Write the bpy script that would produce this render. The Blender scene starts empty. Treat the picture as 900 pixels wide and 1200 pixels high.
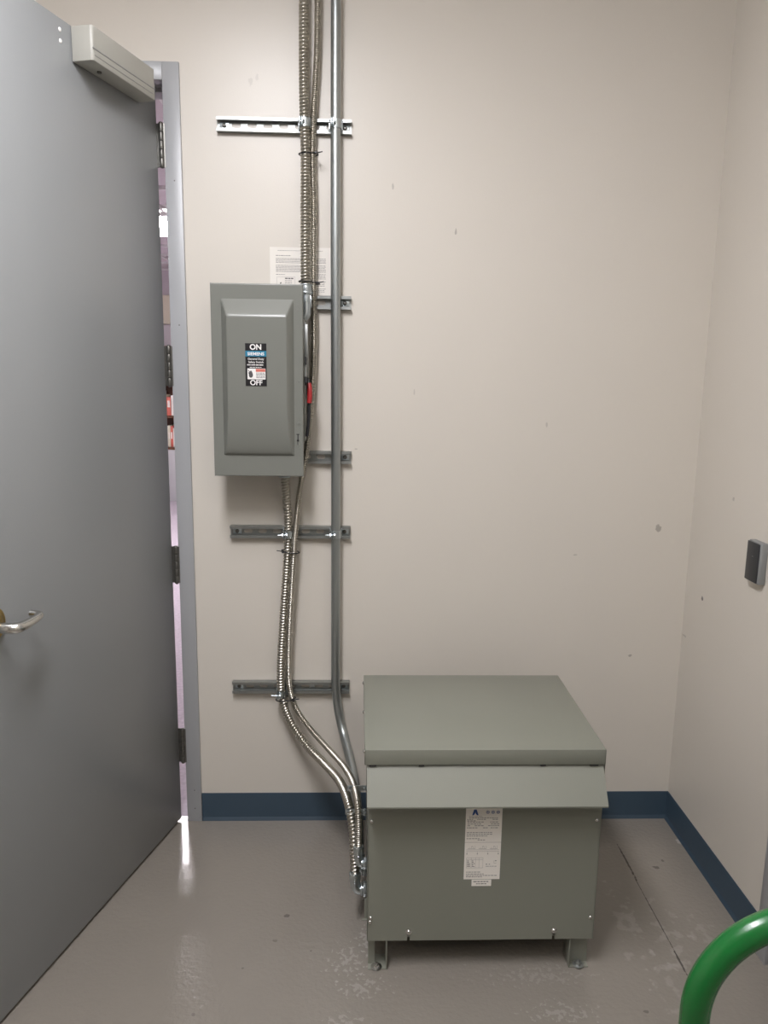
import bpy, bmesh, math, random
from mathutils import Matrix, Vector
random.seed(7)
C = bpy.context.scene.collection
PI = math.pi

# ------------------------------------------------------------------ materials
def rgb(r, g, b):
    f = lambda c: ((c/255+.055)/1.055)**2.4 if c/255 > .04045 else c/255/12.92
    return (f(r), f(g), f(b), 1)

def mat(name, col, rough=.5, metal=0., noise=0., nscale=8., bump=0., bscale=60., coat=0., spec=.5, emit=None, estr=0., rvar=0.):
    m = bpy.data.materials.new(name); m.use_nodes = True
    nt = m.node_tree; N = nt.nodes; L = nt.links
    b = N['Principled BSDF']
    b.inputs['Base Color'].default_value = col
    b.inputs['Roughness'].default_value = rough
    b.inputs['Metallic'].default_value = metal
    b.inputs['Specular IOR Level'].default_value = spec
    b.inputs['Coat Weight'].default_value = coat
    if emit:
        b.inputs['Emission Color'].default_value = emit
        b.inputs['Emission Strength'].default_value = estr
    geo = N.new('ShaderNodeNewGeometry')
    if noise > 0 or rvar > 0:
        n = N.new('ShaderNodeTexNoise'); n.inputs['Scale'].default_value = nscale; n.inputs['Detail'].default_value = 5
        L.new(geo.outputs['Position'], n.inputs['Vector'])
        if noise > 0:
            mr = N.new('ShaderNodeMapRange'); L.new(n.outputs['Fac'], mr.inputs['Value'])
            mr.inputs['To Min'].default_value = 1-noise; mr.inputs['To Max'].default_value = 1+noise
            vm = N.new('ShaderNodeVectorMath'); vm.operation = 'SCALE'; vm.inputs[0].default_value = col[:3]
            L.new(mr.outputs[0], vm.inputs['Scale']); L.new(vm.outputs[0], b.inputs['Base Color'])
        if rvar > 0:
            m2 = N.new('ShaderNodeMapRange'); L.new(n.outputs['Fac'], m2.inputs['Value'])
            m2.inputs['To Min'].default_value = max(0, rough-rvar); m2.inputs['To Max'].default_value = rough+rvar
            L.new(m2.outputs[0], b.inputs['Roughness'])
    if bump > 0:
        n2 = N.new('ShaderNodeTexNoise'); n2.inputs['Scale'].default_value = bscale; n2.inputs['Detail'].default_value = 3
        L.new(geo.outputs['Position'], n2.inputs['Vector'])
        bp = N.new('ShaderNodeBump'); bp.inputs['Strength'].default_value = bump; bp.inputs['Distance'].default_value = .002
        L.new(n2.outputs['Fac'], bp.inputs['Height']); L.new(bp.outputs[0], b.inputs['Normal'])
    return m

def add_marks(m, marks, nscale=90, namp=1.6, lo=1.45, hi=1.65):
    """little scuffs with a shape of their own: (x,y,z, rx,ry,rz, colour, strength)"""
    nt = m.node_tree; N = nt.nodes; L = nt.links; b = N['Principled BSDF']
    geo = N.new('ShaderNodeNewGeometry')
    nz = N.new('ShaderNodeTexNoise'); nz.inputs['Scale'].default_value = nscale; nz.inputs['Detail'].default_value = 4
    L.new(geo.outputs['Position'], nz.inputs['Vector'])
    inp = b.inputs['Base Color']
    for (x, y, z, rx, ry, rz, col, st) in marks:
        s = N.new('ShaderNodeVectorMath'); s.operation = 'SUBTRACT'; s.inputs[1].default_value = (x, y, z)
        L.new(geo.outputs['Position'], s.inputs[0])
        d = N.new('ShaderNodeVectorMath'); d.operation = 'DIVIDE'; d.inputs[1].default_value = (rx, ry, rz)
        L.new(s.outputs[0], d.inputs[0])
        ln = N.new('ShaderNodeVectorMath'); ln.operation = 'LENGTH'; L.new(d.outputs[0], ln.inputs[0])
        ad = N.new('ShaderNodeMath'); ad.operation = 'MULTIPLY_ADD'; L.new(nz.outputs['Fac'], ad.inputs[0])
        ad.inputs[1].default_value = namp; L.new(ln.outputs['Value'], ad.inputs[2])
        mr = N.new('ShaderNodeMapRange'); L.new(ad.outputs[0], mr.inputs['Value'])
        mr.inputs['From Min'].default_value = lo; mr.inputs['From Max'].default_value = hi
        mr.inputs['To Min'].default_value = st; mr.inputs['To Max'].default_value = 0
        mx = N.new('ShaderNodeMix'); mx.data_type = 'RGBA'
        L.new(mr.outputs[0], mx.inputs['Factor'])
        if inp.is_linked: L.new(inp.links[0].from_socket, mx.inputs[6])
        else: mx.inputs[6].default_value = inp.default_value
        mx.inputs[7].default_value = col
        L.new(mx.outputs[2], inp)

M = {}
M['wall'] = mat('wall_paint', (.66, .613, .545, 1), .38, noise=.02, nscale=3, bump=.12, bscale=220)
M['wall_side'] = mat('wall_paint_side', (.66, .613, .545, 1), .38, noise=.02, nscale=3, bump=.12, bscale=220)
M['wall_dim'] = mat('unseen_wall_darkened', (.30, .29, .27, 1), .7, noise=.05, nscale=4)  # unseen wall, darkened to cut the bounce onto the transformer front
M['ceiling'] = mat('ceiling_paint', (.78, .76, .72, 1), .8, noise=.02)
M['floor'] = mat('epoxy_floor', (.240, .216, .186, 1), .17, noise=.06, nscale=5, bump=1., bscale=75, coat=.25, rvar=.05)
M['base'] = mat('blue_vinyl_base', (.038, .063, .090, 1), .42, noise=.08, nscale=10)
M['door'] = mat('door_paint', (.262, .270, .270, 1), .33, noise=.03, nscale=2.5, bump=.08, bscale=260)
M['frame'] = mat('frame_paint', (.37, .375, .385, 1), .35, noise=.03, nscale=6, bump=.05, bscale=200)
M['closer'] = mat('closer_cover', (.37, .36, .32, 1), .4, noise=.02)
M['grey'] = mat('grey_enamel', (.212, .216, .178, 1), .36, noise=.03, nscale=6, bump=.12, bscale=500)
M['grey2'] = mat('grey_enamel_switch', (.186, .190, .168, 1), .3, noise=.02, nscale=6, bump=.06, bscale=400)
M['galv'] = mat('galvanised_steel', (.36, .372, .36, 1), .42, metal=.9, noise=.14, nscale=45, rvar=.06)
M['zinc'] = mat('zinc_plate', (.56, .61, .63, 1), .3, metal=1, noise=.12, nscale=60, rvar=.08)
M['emt'] = mat('emt_steel', (.40, .425, .42, 1), .34, metal=.9, noise=.04, nscale=14, rvar=.02)
M['flex'] = mat('flex_steel', (.52, .49, .43, 1), .3, metal=1, noise=.06, nscale=80)
M['hinge'] = mat('hinge_metal', (.17, .165, .15, 1), .42, metal=.85, noise=.15, nscale=70)
M['satin'] = mat('satin_chrome', (.66, .65, .62, 1), .26, metal=1, noise=.05)
M['brass'] = mat('aged_brass', (.32, .23, .085, 1), .34, metal=1, noise=.25, nscale=60)
M['black'] = mat('black_plastic', (.012, .012, .014, 1), .4, noise=.05)
M['dark'] = mat('dark_cavity', (.02, .02, .02, 1), .7, noise=.05)
M['reader'] = mat('reader_plastic', (.022, .024, .028, 1), .35, noise=.08, nscale=50)
M['reader_side'] = mat('reader_bezel', (.23, .235, .23, 1), .45, noise=.04)
M['paper'] = mat('paper', (.80, .76, .70, 1), .65, noise=.02)
M['ink'] = mat('ink', (.09, .085, .085, 1), .6, noise=.02)
M['ink_soft'] = mat('ink_soft', (.30, .28, .27, 1), .6, noise=.02)
M['white'] = mat('white_print', (.82, .80, .77, 1), .5, noise=.01)
M['blackprint'] = mat('black_print', (.012, .011, .012, 1), .35, noise=.02)
M['teal'] = mat('teal_print', (.018, .19, .31, 1), .4, noise=.02)
M['redprint'] = mat('red_print', (.62, .16, .12, 1), .45, noise=.02)
M['red'] = mat('red_grip', (.36, .022, .024, 1), .4, noise=.05)
M['blueprint'] = mat('blue_print', (.02, .07, .26, 1), .4, noise=.02)
M['green'] = mat('green_enamel', (.005, .105, .019, 1), .25, noise=.12, nscale=18, bump=.2, bscale=60, coat=.15)
M['rubber'] = mat('rubber', (.02, .02, .02, 1), .75, noise=.1)
M['light'] = mat('lamp_diffuser', (.8, .8, .8, 1), .5, emit=(.98, .975, 1.02, 1), estr=50)
M['light_fill'] = mat('fill_light_diffuser', (.8, .8, .8, 1), .5, emit=(1, .96, .93, 1), estr=13)  # weak emission of the added fill light
M['light2'] = mat('lamp_diffuser_next_room', (.8, .8, .8, 1), .5, emit=(1, .94, .97, 1), estr=44)
M['white_metal'] = mat('white_metal', (.75, .75, .74, 1), .4, noise=.01)
M['lilac'] = mat('next_room_paint', (.60, .56, .59, 1), .6, noise=.02)
M['tile'] = mat('ceiling_tile', (.66, .61, .63, 1), .8, noise=.04, nscale=60)
M['carpet'] = mat('lilac_carpet', (.46, .41, .46, 1), .95, noise=.3, nscale=55, bump=.5, bscale=200)
M['wood'] = mat('brown_wood', (.13, .052, .025, 1), .45, noise=.25, nscale=12)
M['grey_cab'] = mat('grey_cabinet', (.42, .42, .43, 1), .5, noise=.02)
M['cream'] = mat('cream_blind', (.68, .64, .5, 1), .6, noise=.02)

dk = (.14, .12, .10, 1)
add_marks(M['wall'], [
    (1.02, 0, 1.075, .012, .05, .016, dk, .5), (.955, 0, .62, .01, .05, .006, dk, .5), (-.16, 0, 2.52, .014, .05, .02, dk, .22),
    (-.335, 0, 2.44, .008, .05, .014, dk, .16), (-.315, 0, 2.45, .006, .05, .012, dk, .14), (.30, 0, 2.02, .004, .05, .012, dk, .45), (.10, 0, 2.15, .004, .05, .014, dk, .35), (-.008, 0, 1.333, .006, .05, .003, dk, .4),
    (.62, 0, 1.42, .004, .05, .01, dk, .3), (.18, 0, 1.52, .003, .05, .012, dk, .25), (.74, 0, .98, .008, .05, .004, dk, .3)])
add_marks(M['wall_side'], [
    (1.133, .022, .946, .05, .012, .01, dk, .5), (1.133, -.128, .867, .05, .009, .009, (.05, .04, .035, 1), .8),
    (1.133, -.02, .70, .05, .02, .004, dk, .3), (1.133, -.27, 1.22, .05, .008, .008, dk, .35)])
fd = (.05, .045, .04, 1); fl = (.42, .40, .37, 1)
fm = [(.899, -.26, 0, .004, .12, .05, fd, .8), (.896, -.50, 0, .0022, .24, .05, fd, .75), (.895, -.70, 0, .004, .05, .05, fd, .85), (.985, -.29, 0, .012, .010, .05, fd, .55),
      (1.02, -.255, 0, .006, .008, .05, fd, .5), (.74, -.86, 0, .008, .007, .05, fd, .5), (-.20, -.50, 0, .010, .008, .05, fd, .55), (-.225, -.60, 0, .009, .006, .05, fd, .35),
      (-.12, -.64, 0, .005, .005, .05, fd, .45), (-.40, -.85, 0, .006, .006, .05, fd, .4), (-.08, -.98, 0, .010, .008, .05, fd, .6), (-.30, -.70, 0, .005, .004, .05, fd, .4), (1.118, -.15, 0, .01, .02, .05, fl, .7), (1.03, .0, 0, .07, .008, .05, fl, .5)]
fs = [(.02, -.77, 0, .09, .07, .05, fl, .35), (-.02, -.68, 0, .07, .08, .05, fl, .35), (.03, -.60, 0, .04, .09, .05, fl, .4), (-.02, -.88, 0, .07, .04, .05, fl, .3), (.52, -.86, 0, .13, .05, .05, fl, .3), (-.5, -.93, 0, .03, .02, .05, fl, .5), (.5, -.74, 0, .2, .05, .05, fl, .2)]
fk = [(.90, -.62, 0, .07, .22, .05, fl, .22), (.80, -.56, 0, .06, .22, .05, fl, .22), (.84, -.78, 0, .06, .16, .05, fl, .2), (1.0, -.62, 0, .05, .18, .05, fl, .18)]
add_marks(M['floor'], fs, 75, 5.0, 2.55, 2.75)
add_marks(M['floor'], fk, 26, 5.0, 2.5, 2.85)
add_marks(M['floor'], fm)
add_marks(M['door'], [(-.668, -.26, .215, .02, .04, .05, (.40, .41, .43, 1), .22)])

# ------------------------------------------------------------------ mesh builder
W = {}           # object -> world matrix
class MB:
    def __init__(s, xf=None):
        s.bm = bmesh.new(); s.xf = xf or Matrix.Identity(4)
    def _merge(s, t):
        bmesh.ops.recalc_face_normals(t, faces=t.faces)
        t.transform(s.xf)
        if s.xf.determinant() < 0: bmesh.ops.reverse_faces(t, faces=t.faces)
        me = bpy.data.meshes.new('tmp'); t.to_mesh(me); t.free(); s.bm.from_mesh(me); bpy.data.meshes.remove(me)
        return s
    def box(s, x0, x1, y0, y1, z0, z1, bev=0., seg=2):
        t = bmesh.new(); bmesh.ops.create_cube(t, size=1)
        for v in t.verts:
            v.co = Vector(((x0+x1)/2+v.co.x*(x1-x0), (y0+y1)/2+v.co.y*(y1-y0), (z0+z1)/2+v.co.z*(z1-z0)))
        if bev > 0: bmesh.ops.bevel(t, geom=t.edges[:], offset=bev, segments=seg, profile=.5, affect='EDGES')
        return s._merge(t)
    def prism(s, pts, axis, a, b, bev=0.):
        """pts = outline in the two other axes (x: (y,z); y: (x,z); z: (x,y))"""
        t = bmesh.new()
        def P(p, c):
            return {'x': (c, p[0], p[1]), 'y': (p[0], c, p[1]), 'z': (p[0], p[1], c)}[axis]
        A = [t.verts.new(P(p, a)) for p in pts]; B = [t.verts.new(P(p, b)) for p in pts]
        n = len(pts)
        t.faces.new(A); t.faces.new(B[::-1])
        for i in range(n): t.faces.new((A[i], B[i], B[(i+1) % n], A[(i+1) % n]))
        bmesh.ops.recalc_face_normals(t, faces=t.faces)
        if bev > 0: bmesh.ops.bevel(t, geom=t.edges[:], offset=bev, segments=2, profile=.5, affect='EDGES')
        return s._merge(t)
    def cyl(s, p0, p1, r, r2=None, n=24, bev=0.):
        p0 = Vector(p0); p1 = Vector(p1); d = p1-p0
        t = bmesh.new(); bmesh.ops.create_cone(t, cap_ends=True, segments=n, radius1=r, radius2=r if r2 is None else r2, depth=d.length)
        if bev > 0:
            ed = [e for e in t.edges if abs(e.verts[0].co.z-e.verts[1].co.z) < 1e-6]
            bmesh.ops.bevel(t, geom=ed, offset=bev, segments=2, profile=.5, affect='EDGES')
        q = Vector((0, 0, 1)).rotation_difference(d.normalized())
        t.transform(Matrix.Translation((p0+p1)/2) @ q.to_matrix().to_4x4())
        return s._merge(t)
    def dome(s, c, nrm, r, h, n=16):
        """pan head of a screw"""
        t = bmesh.new(); bmesh.ops.create_uvsphere(t, u_segments=n, v_segments=8, radius=1)
        bmesh.ops.delete(t, geom=[v for v in t.verts if v.co.z < -.01], context='VERTS')
        for v in t.verts: v.co = Vector((v.co.x*r, v.co.y*r, v.co.z*h))
        q = Vector((0, 0, 1)).rotation_difference(Vector(nrm).normalized())
        t.transform(Matrix.Translation(Vector(c)) @ q.to_matrix().to_4x4())
        return s._merge(t)
    def hexbolt(s, c, nrm, r, h):
        c = Vector(c); nv = Vector(nrm).normalized()
        s.cyl(c, c+nv*h*.25, r*1.5, n=20); s.cyl(c+nv*h*.25, c+nv*h, r, n=6, bev=r*.1); return s
    def sweep(s, pts, rad, n=16, cap=True):
        """tube along dense pts; rad(i, dist, angle)"""
        t = bmesh.new(); P = [Vector(p) for p in pts]; rings = []; up = None; dist = 0
        for i, p in enumerate(P):
            tg = (P[min(i+1, len(P)-1)]-P[max(i-1, 0)]).normalized()
            if up is None:
                up = tg.orthogonal().normalized()
            up = (up-tg*up.dot(tg)).normalized(); sd = tg.cross(up)
            if i: dist += (P[i]-P[i-1]).length
            ring = []
            for k in range(n):
                a = 2*PI*k/n; r = rad(i, dist, a)
                ring.append(t.verts.new(p+up*math.cos(a)*r+sd*math.sin(a)*r))
            rings.append(ring)
        for a, b in zip(rings, rings[1:]):
            for k in range(n): t.faces.new((a[k], a[(k+1) % n], b[(k+1) % n], b[k]))
        if cap: t.faces.new(rings[0][::-1]); t.faces.new(rings[-1])
        return s._merge(t)
    def flat(s, outer, holes, th, frame):
        """plate with holes; outlines in u,v; frame maps (u,v,w) to the world; thickness th"""
        cu = bpy.data.curves.new('tmp', 'CURVE'); cu.dimensions = '2D'; cu.fill_mode = 'BOTH'; cu.extrude = th/2
        for o in [outer]+holes:
            sp = cu.splines.new('POLY'); sp.points.add(len(o)-1); sp.use_cyclic_u = True
            for q, p in zip(sp.points, o): q.co = (p[0], p[1], 0, 1)
        return s._curve(cu, frame)
    def _curve(s, cu, frame):
        ob = bpy.data.objects.new('tmp', cu); C.objects.link(ob)
        dg = bpy.context.evaluated_depsgraph_get(); me = bpy.data.meshes.new_from_object(ob.evaluated_get(dg))
        t = bmesh.new(); t.from_mesh(me); t.transform(frame)
        bmesh.ops.remove_doubles(t, verts=t.verts, dist=1e-6)
        bpy.data.objects.remove(ob); bpy.data.curves.remove(cu); bpy.data.meshes.remove(me)
        return s._merge(t)
    def text(s, body, size, loc, frame, align='CENTER', bold=0., sx=1., th=.0001):
        """loc=(u,v) of the baseline; frame maps (u,v,w)"""
        cu = bpy.data.curves.new('tmp', 'FONT'); cu.body = body; cu.size = size; cu.align_x = align; cu.offset = bold; cu.extrude = th
        return s._curve(cu, frame @ Matrix.Translation((loc[0], loc[1], 0)) @ Matrix.Diagonal((sx, 1, 1, 1)))
    def rect(s, u0, u1, v0, v1, frame, th=.0003, w=0.):
        t = bmesh.new(); bmesh.ops.create_cube(t, size=1)
        for v in t.verts: v.co = Vector(((u0+u1)/2+v.co.x*(u1-u0), (v0+v1)/2+v.co.y*(v1-v0), w+v.co.z*th))
        t.transform(frame); return s._merge(t)
    def words(s, u0, u1, v, h, frame, wmin=.003, wmax=.009, gap=.0016, w=0.):
        u = u0
        while u < u1-wmin:
            k = min(random.uniform(wmin, wmax), u1-u); s.rect(u, u+k, v, v+h, frame, w=w); u += k+gap
        return s
    def build(s, name, m, parent=None, smooth=True, ang=.6):
        bm = s.bm
        c = Vector((0, 0, 0))
        if bm.verts:
            mn = Vector([min(v.co[i] for v in bm.verts) for i in range(3)]); mx = Vector([max(v.co[i] for v in bm.verts) for i in range(3)])
            c = Vector(((mn.x+mx.x)/2, (mn.y+mx.y)/2, mn.z))
        pw = W[parent] if parent else Matrix.Identity(4)
        rot = pw.to_3x3().to_4x4(); w = Matrix.Translation(c) @ rot
        bm.transform(w.inverted())
        for f in bm.faces: f.smooth = smooth
        for e in bm.edges:
            if len(e.link_faces) == 2: e.smooth = e.calc_face_angle(0) < ang
        me = bpy.data.meshes.new(name); bm.to_mesh(me); bm.free(); me.materials.append(m)
        o = bpy.data.objects.new(name, me); C.objects.link(o)
        if parent: o.parent = parent
        o.matrix_basis = pw.inverted() @ w; W[o] = w
        return o

def tag(o, label=None, cat=None, group=None, kind=None):
    for k, v in (('label', label), ('category', cat), ('group', group), ('kind', kind)):
        if v: o[k] = v
    return o
def thing(name, loc, label, cat, group=None, rz=0.):
    o = bpy.data.objects.new(name, None); o.empty_display_size = .05; C.objects.link(o)
    o.location = loc; o.rotation_euler = (0, 0, rz); W[o] = Matrix.Translation(loc) @ Matrix.Rotation(rz, 4, 'Z')
    return tag(o, label, cat, group)
def struct(mb, name, m, parent=None, label=None, **k):
    o = mb.build(name, m, parent, **k)
    return tag(o, label, None, None, 'structure')
def copy_tree(o, parent=None):
    c = o.copy(); C.objects.link(c)
    if parent: c.parent = parent; c.matrix_parent_inverse = o.matrix_parent_inverse
    for ch in [x for x in bpy.data.objects if x.parent == o]: copy_tree(ch, c)
    return c

def spline(pts, step):
    """Catmull-Rom through pts resampled every step metres"""
    P = [Vector(p) for p in pts]; P = [P[0]*2-P[1]]+P+[P[-1]*2-P[-2]]; out = []
    for i in range(1, len(P)-2):
        p0, p1, p2, p3 = P[i-1:i+3]; n = 40
        t0 = 0; t1 = t0+max((p1-p0).length, 1e-4)**.5; t2 = t1+max((p2-p1).length, 1e-4)**.5; t3 = t2+max((p3-p2).length, 1e-4)**.5
        for k in range(n):
            t = t1+(t2-t1)*k/n
            A1 = p0*((t1-t)/(t1-t0))+p1*((t-t0)/(t1-t0)); A2 = p1*((t2-t)/(t2-t1))+p2*((t-t1)/(t2-t1)); A3 = p2*((t3-t)/(t3-t2))+p3*((t-t2)/(t3-t2))
            B1 = A1*((t2-t)/(t2-t0))+A2*((t-t0)/(t2-t0)); B2 = A2*((t3-t)/(t3-t1))+A3*((t-t1)/(t3-t1))
            out.append(B1*((t2-t)/(t2-t1))+B2*((t-t1)/(t2-t1)))
    out.append(P[-2])
    res = [out[0]]; acc = 0
    for a, b in zip(out, out[1:]):
        seg = (b-a).length; pos = 0
        while acc+seg-pos >= step and seg > 0:
            pos += step-acc; acc = 0; res.append(a.lerp(b, pos/seg))
        acc += seg-pos
    return res

def wallframe(x, y, z):      # u -> +x, v -> +z, w -> -y (faces the room)
    return Matrix(((1, 0, 0, x), (0, 0, -1, y), (0, 1, 0, z), (0, 0, 0, 1)))

XR = 1.133          # right wall
XL = -2.35; YB = -4.3; H = 3.0; T = .15
OX0, OX1, OH = -1.522, -.597, 2.434      # opening in the back wall
# ------------------------------------------------------------------ the room
struct(MB().box(XL-.2, XR+.2, YB-.2, .02, -.12, 0), 'floor', M['floor'], label='glossy grey painted concrete floor')
wb = MB().box(OX1+.001, XR+.2, 0, T, 0, H).box(XL-.2, OX0-.001, 0, T, 0, H).box(OX0-.001, OX1+.001, 0, T, OH+.001, H)
struct(wb, 'wall_back', M['wall'], label='off-white painted wall behind the transformer')
Y2 = -.660          # frame of the second door starts here
O2a, O2b, O2h = -1.66, -.712, 2.434
wr = MB().box(XR, XR+T, O2b, 0, 0, H).box(XR, XR+T, YB, O2a, 0, H).box(XR, XR+T, O2a, O2b, O2h, H)
struct(wr, 'wall_right', M['wall_side'], label='off-white painted wall with the card reader')
struct(MB().box(XL-T, XL, YB, 0, 0, H), 'wall_left', M['wall'])
struct(MB().box(XL-T, XR+T, YB-T, YB, 0, H), 'wall_front', M['wall_dim'])
struct(MB().box(XL-T, XR+T, YB-T, T, H, H+.1), 'ceiling', M['ceiling'])

def baseboard(name, prof_axis, a, b, pos, label):
    # profile: out distance d, height z, with a small coved toe
    pr = [(0, 0), (.011, 0), (.010, .003), (.0045, .010), (.0035, .013), (.0035, .100), (.0025, .1025), (0, .1025)]
    if prof_axis == 'x': pts = [(pos-d, z) for d, z in pr]
    else: pts = [(pos-d, z) for d, z in pr]
    m = MB()
    m.prism(pts, prof_axis, a, b)
    return struct(m, name, M['base'], label=label)
baseboard('baseboard_back', 'x', -.5455, XR, 0, 'blue vinyl baseboard along the back wall')
baseboard('baseboard_right', 'y', Y2, -.0036, XR, 'blue vinyl baseboard along the right wall')

# pressed steel door frame on the back wall
F = .051
def door_frame(m, x0, x1, h, out=.012, depth=T+.012):
    # local: x along wall, y out of the wall is -, both jambs and head with mitred faces, stop in the middle
    for sx, e in ((1, x1), (-1, x0)):
        m.box(min(e, e+sx*F), max(e, e+sx*F), -out, -.0005, 0, h+F, .0015)        # face
        m.box(min(e, e+sx*.002), max(e, e+sx*.002), -.001, depth, 0, h, 0)          # reveal
        m.box(min(e, e-sx*.014), max(e, e-sx*.014), .055, .12, 0, h, .001)       # stop
    m.box(x0, x1, -out, -.0005, h, h+F, .0015)
    m.box(x0, x1, -.001, depth, h, h+.002, 0)
    m.box(x0, x1, .055, .12, h-.014, h, .001)
    return m
df = struct(door_frame(MB(), OX0, OX1, OH), 'trim_1', M['frame'], label='pale grey steel door frame on the back wall')
for z in (2.15, 1.72, .12, .05): MB().dome((OX1+.028, -.012, z), (0, -1, 0), .0022, .0008).build('anchor_screw', M['hinge'], df)
x2 = Matrix(((0, -1, 0, XR), (1, 0, 0, 0), (0, 0, 1, 0), (0, 0, 0, 1)))  # local x -> +y, local y -> -x ; out(-y) must be -x
x2 = Matrix(((0, 1, 0, XR), (1, 0, 0, 0), (0, 0, 1, 0), (0, 0, 0, 1)))
struct(door_frame(MB(x2), O2a, O2b, O2h), 'trim_2', M['frame'], label='pale grey steel door frame on the right wall')
d2 = struct(MB().box(XR+.008, XR+.052, O2a+.003, O2b-.003, .01, O2h-.003, .001), 'door_2', M['door'], label='closed blue-grey door in the right wall')
MB().cyl((XR+.01, O2a+.07, 1), (XR-.05, O2a+.07, 1), .011).cyl((XR-.05, O2a+.06, 1), (XR-.05, O2a+.18, 1), .009).build('door_handle', M['satin'], d2)
MB().cyl((XR+.0, O2b+.001, .17), (XR+.0, O2b+.001, .29), .008).build('hinge', M['hinge'], d2)

# ------------------------------------------------------------------ the open door
th = math.radians(15.5)
px, py = -.6195, -.004
# local x = along the leaf from the hinge, local y = into the leaf (away from the visible face), z up
DX = Matrix(((-math.sin(th), -math.cos(th), 0, px), (-math.cos(th), math.sin(th), 0, py), (0, 0, 1, 0), (0, 0, 0, 1)))
# this frame is right-handed? x cross y
leaf = MB(DX).box(0, .914, 0, .044, .010, 2.424, .0015)
door1 = struct(leaf, 'door_1', M['door'], label='tall blue-grey steel door standing open')
MB(DX).box(.02, .895, .008, .036, .002, .0105).build('door_bottom_seal', M['rubber'], door1)
# closer
cl = MB(DX)
cl.prism([(.100, -.002), (.408, -.002), (.408, -.056), (.403, -.0615), (.114, -.0615), (.103, -.054)], 'z', 2.339, 2.4215, bev=.003)
clo = cl.build('door_closer', M['closer'], door1); clo['label'] = 'beige metal closer cover'
g = MB(DX).box(.114, .4075, -.0622, -.0610, 2.3665, 2.3690).box(.122, .401, -.0622, -.061, 2.352, 2.3532)
g.build('cover_seam', M['reader_side'], clo)
MB(DX).cyl((.335, -.03, 2.3395), (.335, -.03, 2.335), .006).build('adjusting_screw', M['hinge'], clo)
for z in (2.397, 2.371): MB(DX).dome((.449, 0, z), (0, -1, 0), .0055, .003).build('through_bolt', M['white'], door1)
# lever
lv = MB(DX).cyl((.831, 0, .998), (.831, -.006, .998), .042, n=40, bev=.002).cyl((.831, -.006, .998), (.831, -.011, .998), .034, .024, n=40)
MB_h = MB(DX)
path = spline([(.831, -.008, .994), (.831, -.042, .994), (.829, -.055, .994), (.820, -.064, .994), (.806, -.066, .994), (.776, -.066, .996), (.750, -.065, .999), (.742, -.062, 1.0), (.738, -.053, 1.0), (.738, -.034, 1.0)], .003)
rose = lv.build('door_handle', M['brass'], door1); rose['label'] = 'aged brass rose with satin lever'
MB_h.sweep(path, lambda i, d, a: .0128 if d < .055 else max(.0088, .0128-(d-.055)*.05), 24)
MB_h.build('lever', M['satin'], rose)
# hinges
for k, z in enumerate((2.25, 1.592, .940, .290)):
    hz = .0625
    a = MB()
    kx, ky = -.6045, -.0135
    for q in range(5):
        z0 = z-hz+q*hz*2/5
        a.cyl((kx, ky, z0+.0006), (kx, ky, z0+hz*2/5-.0006), .0072, n=20, bev=.0008)
    a.dome((kx, ky, z+hz), (0, 0, 1), .006, .004).dome((kx, ky, z-hz), (0, 0, -1), .006, .004)
    # door side leaf: from knuckle to the leaf edge and along it
    a.prism([(kx-.001, ky+.0062), (kx-.001, ky+.0035), (px-.001, py-.0035), (px-.001, py+.001)], 'z', z-hz, z+hz)
    b_ = MB(DX).box(-.0026, .0005, 0, .036, z-hz, z+hz).build('tmp_leaf', M['hinge'])
    hg = a.build('hinge', M['hinge'], door1)
    b_.parent = hg; b_.matrix_basis = W[hg].inverted() @ W[b_]; b_.name = 'hinge_leaf'
    MB().box(OX1-.0032, OX1-.0002, -.004, .04, z-hz, z+hz).prism([(kx, ky+.007), (kx+.0072, ky), (kx+.0105, -.0125), (OX1+.004, -.0125), (OX1-.003, -.004)], 'z', z-hz, z+hz).build('hinge_leaf', M['hinge'], hg)

# ------------------------------------------------------------------ the next room
NX0, NX1, NY1, NH = -5.2, 2.6, 7.2, 2.75
struct(MB().box(NX0, NX1, .02, NY1, -.12, 0), 'floor_next_room', M['carpet'], label='speckled lilac carpet of the next room')
struct(MB().box(NX0, NX1, NY1, NY1+.1, 0, NH+.2), 'wall_next_room_far', M['lilac'])
struct(MB().box(NX0-.1, NX0, T, NY1, 0, NH+.2), 'wall_next_room_left', M['lilac'])
struct(MB().box(NX1, NX1+.1, T, NY1, 0, NH+.2), 'wall_next_room_right', M['lilac'])
struct(MB().box(NX0, XL-.2, T-.1, T, 0, NH+.2).box(XR+.2, NX1, T-.1, T, 0, NH+.2), 'wall_next_room_near', M['lilac'])
ce = struct(MB().box(NX0, NX1, T, NY1, NH+.02, NH+.1), 'ceiling_next_room', M['tile'], label='ceiling of the next room')
gr = MB()
x = NX0+.05
while x < NX1: gr.box(x-.012, x+.012, T, NY1, NH, NH+.02); x += .61
y = .45
while y < NY1: gr.box(NX0, NX1, y-.012, y+.012, NH-.002, NH+.02); y += .61
gr.build('ceiling_grid', M['white_metal'], ce)
def troffer(x, y, z, sx, sy, m, label, group):
    t = thing('ceiling_light', (x, y, z), label, 'ceiling light', group)
    f = MB(); w = .022
    for a in (-1, 1):
        f.box(x+a*(sx/2-w/2)-w/2, x+a*(sx/2-w/2)+w/2, y-sy/2, y+sy/2, z-.03, z-.001)
        f.box(x-sx/2, x+sx/2, y+a*(sy/2-w/2)-w/2, y+a*(sy/2-w/2)+w/2, z-.03, z-.001)
    f.build('frame', M['white_metal'], t)
    MB().box(x-sx/2+w, x+sx/2-w, y-sy/2+w, y+sy/2-w, z-.02, z-.004).build('diffuser', m, t)
    return t
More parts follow.
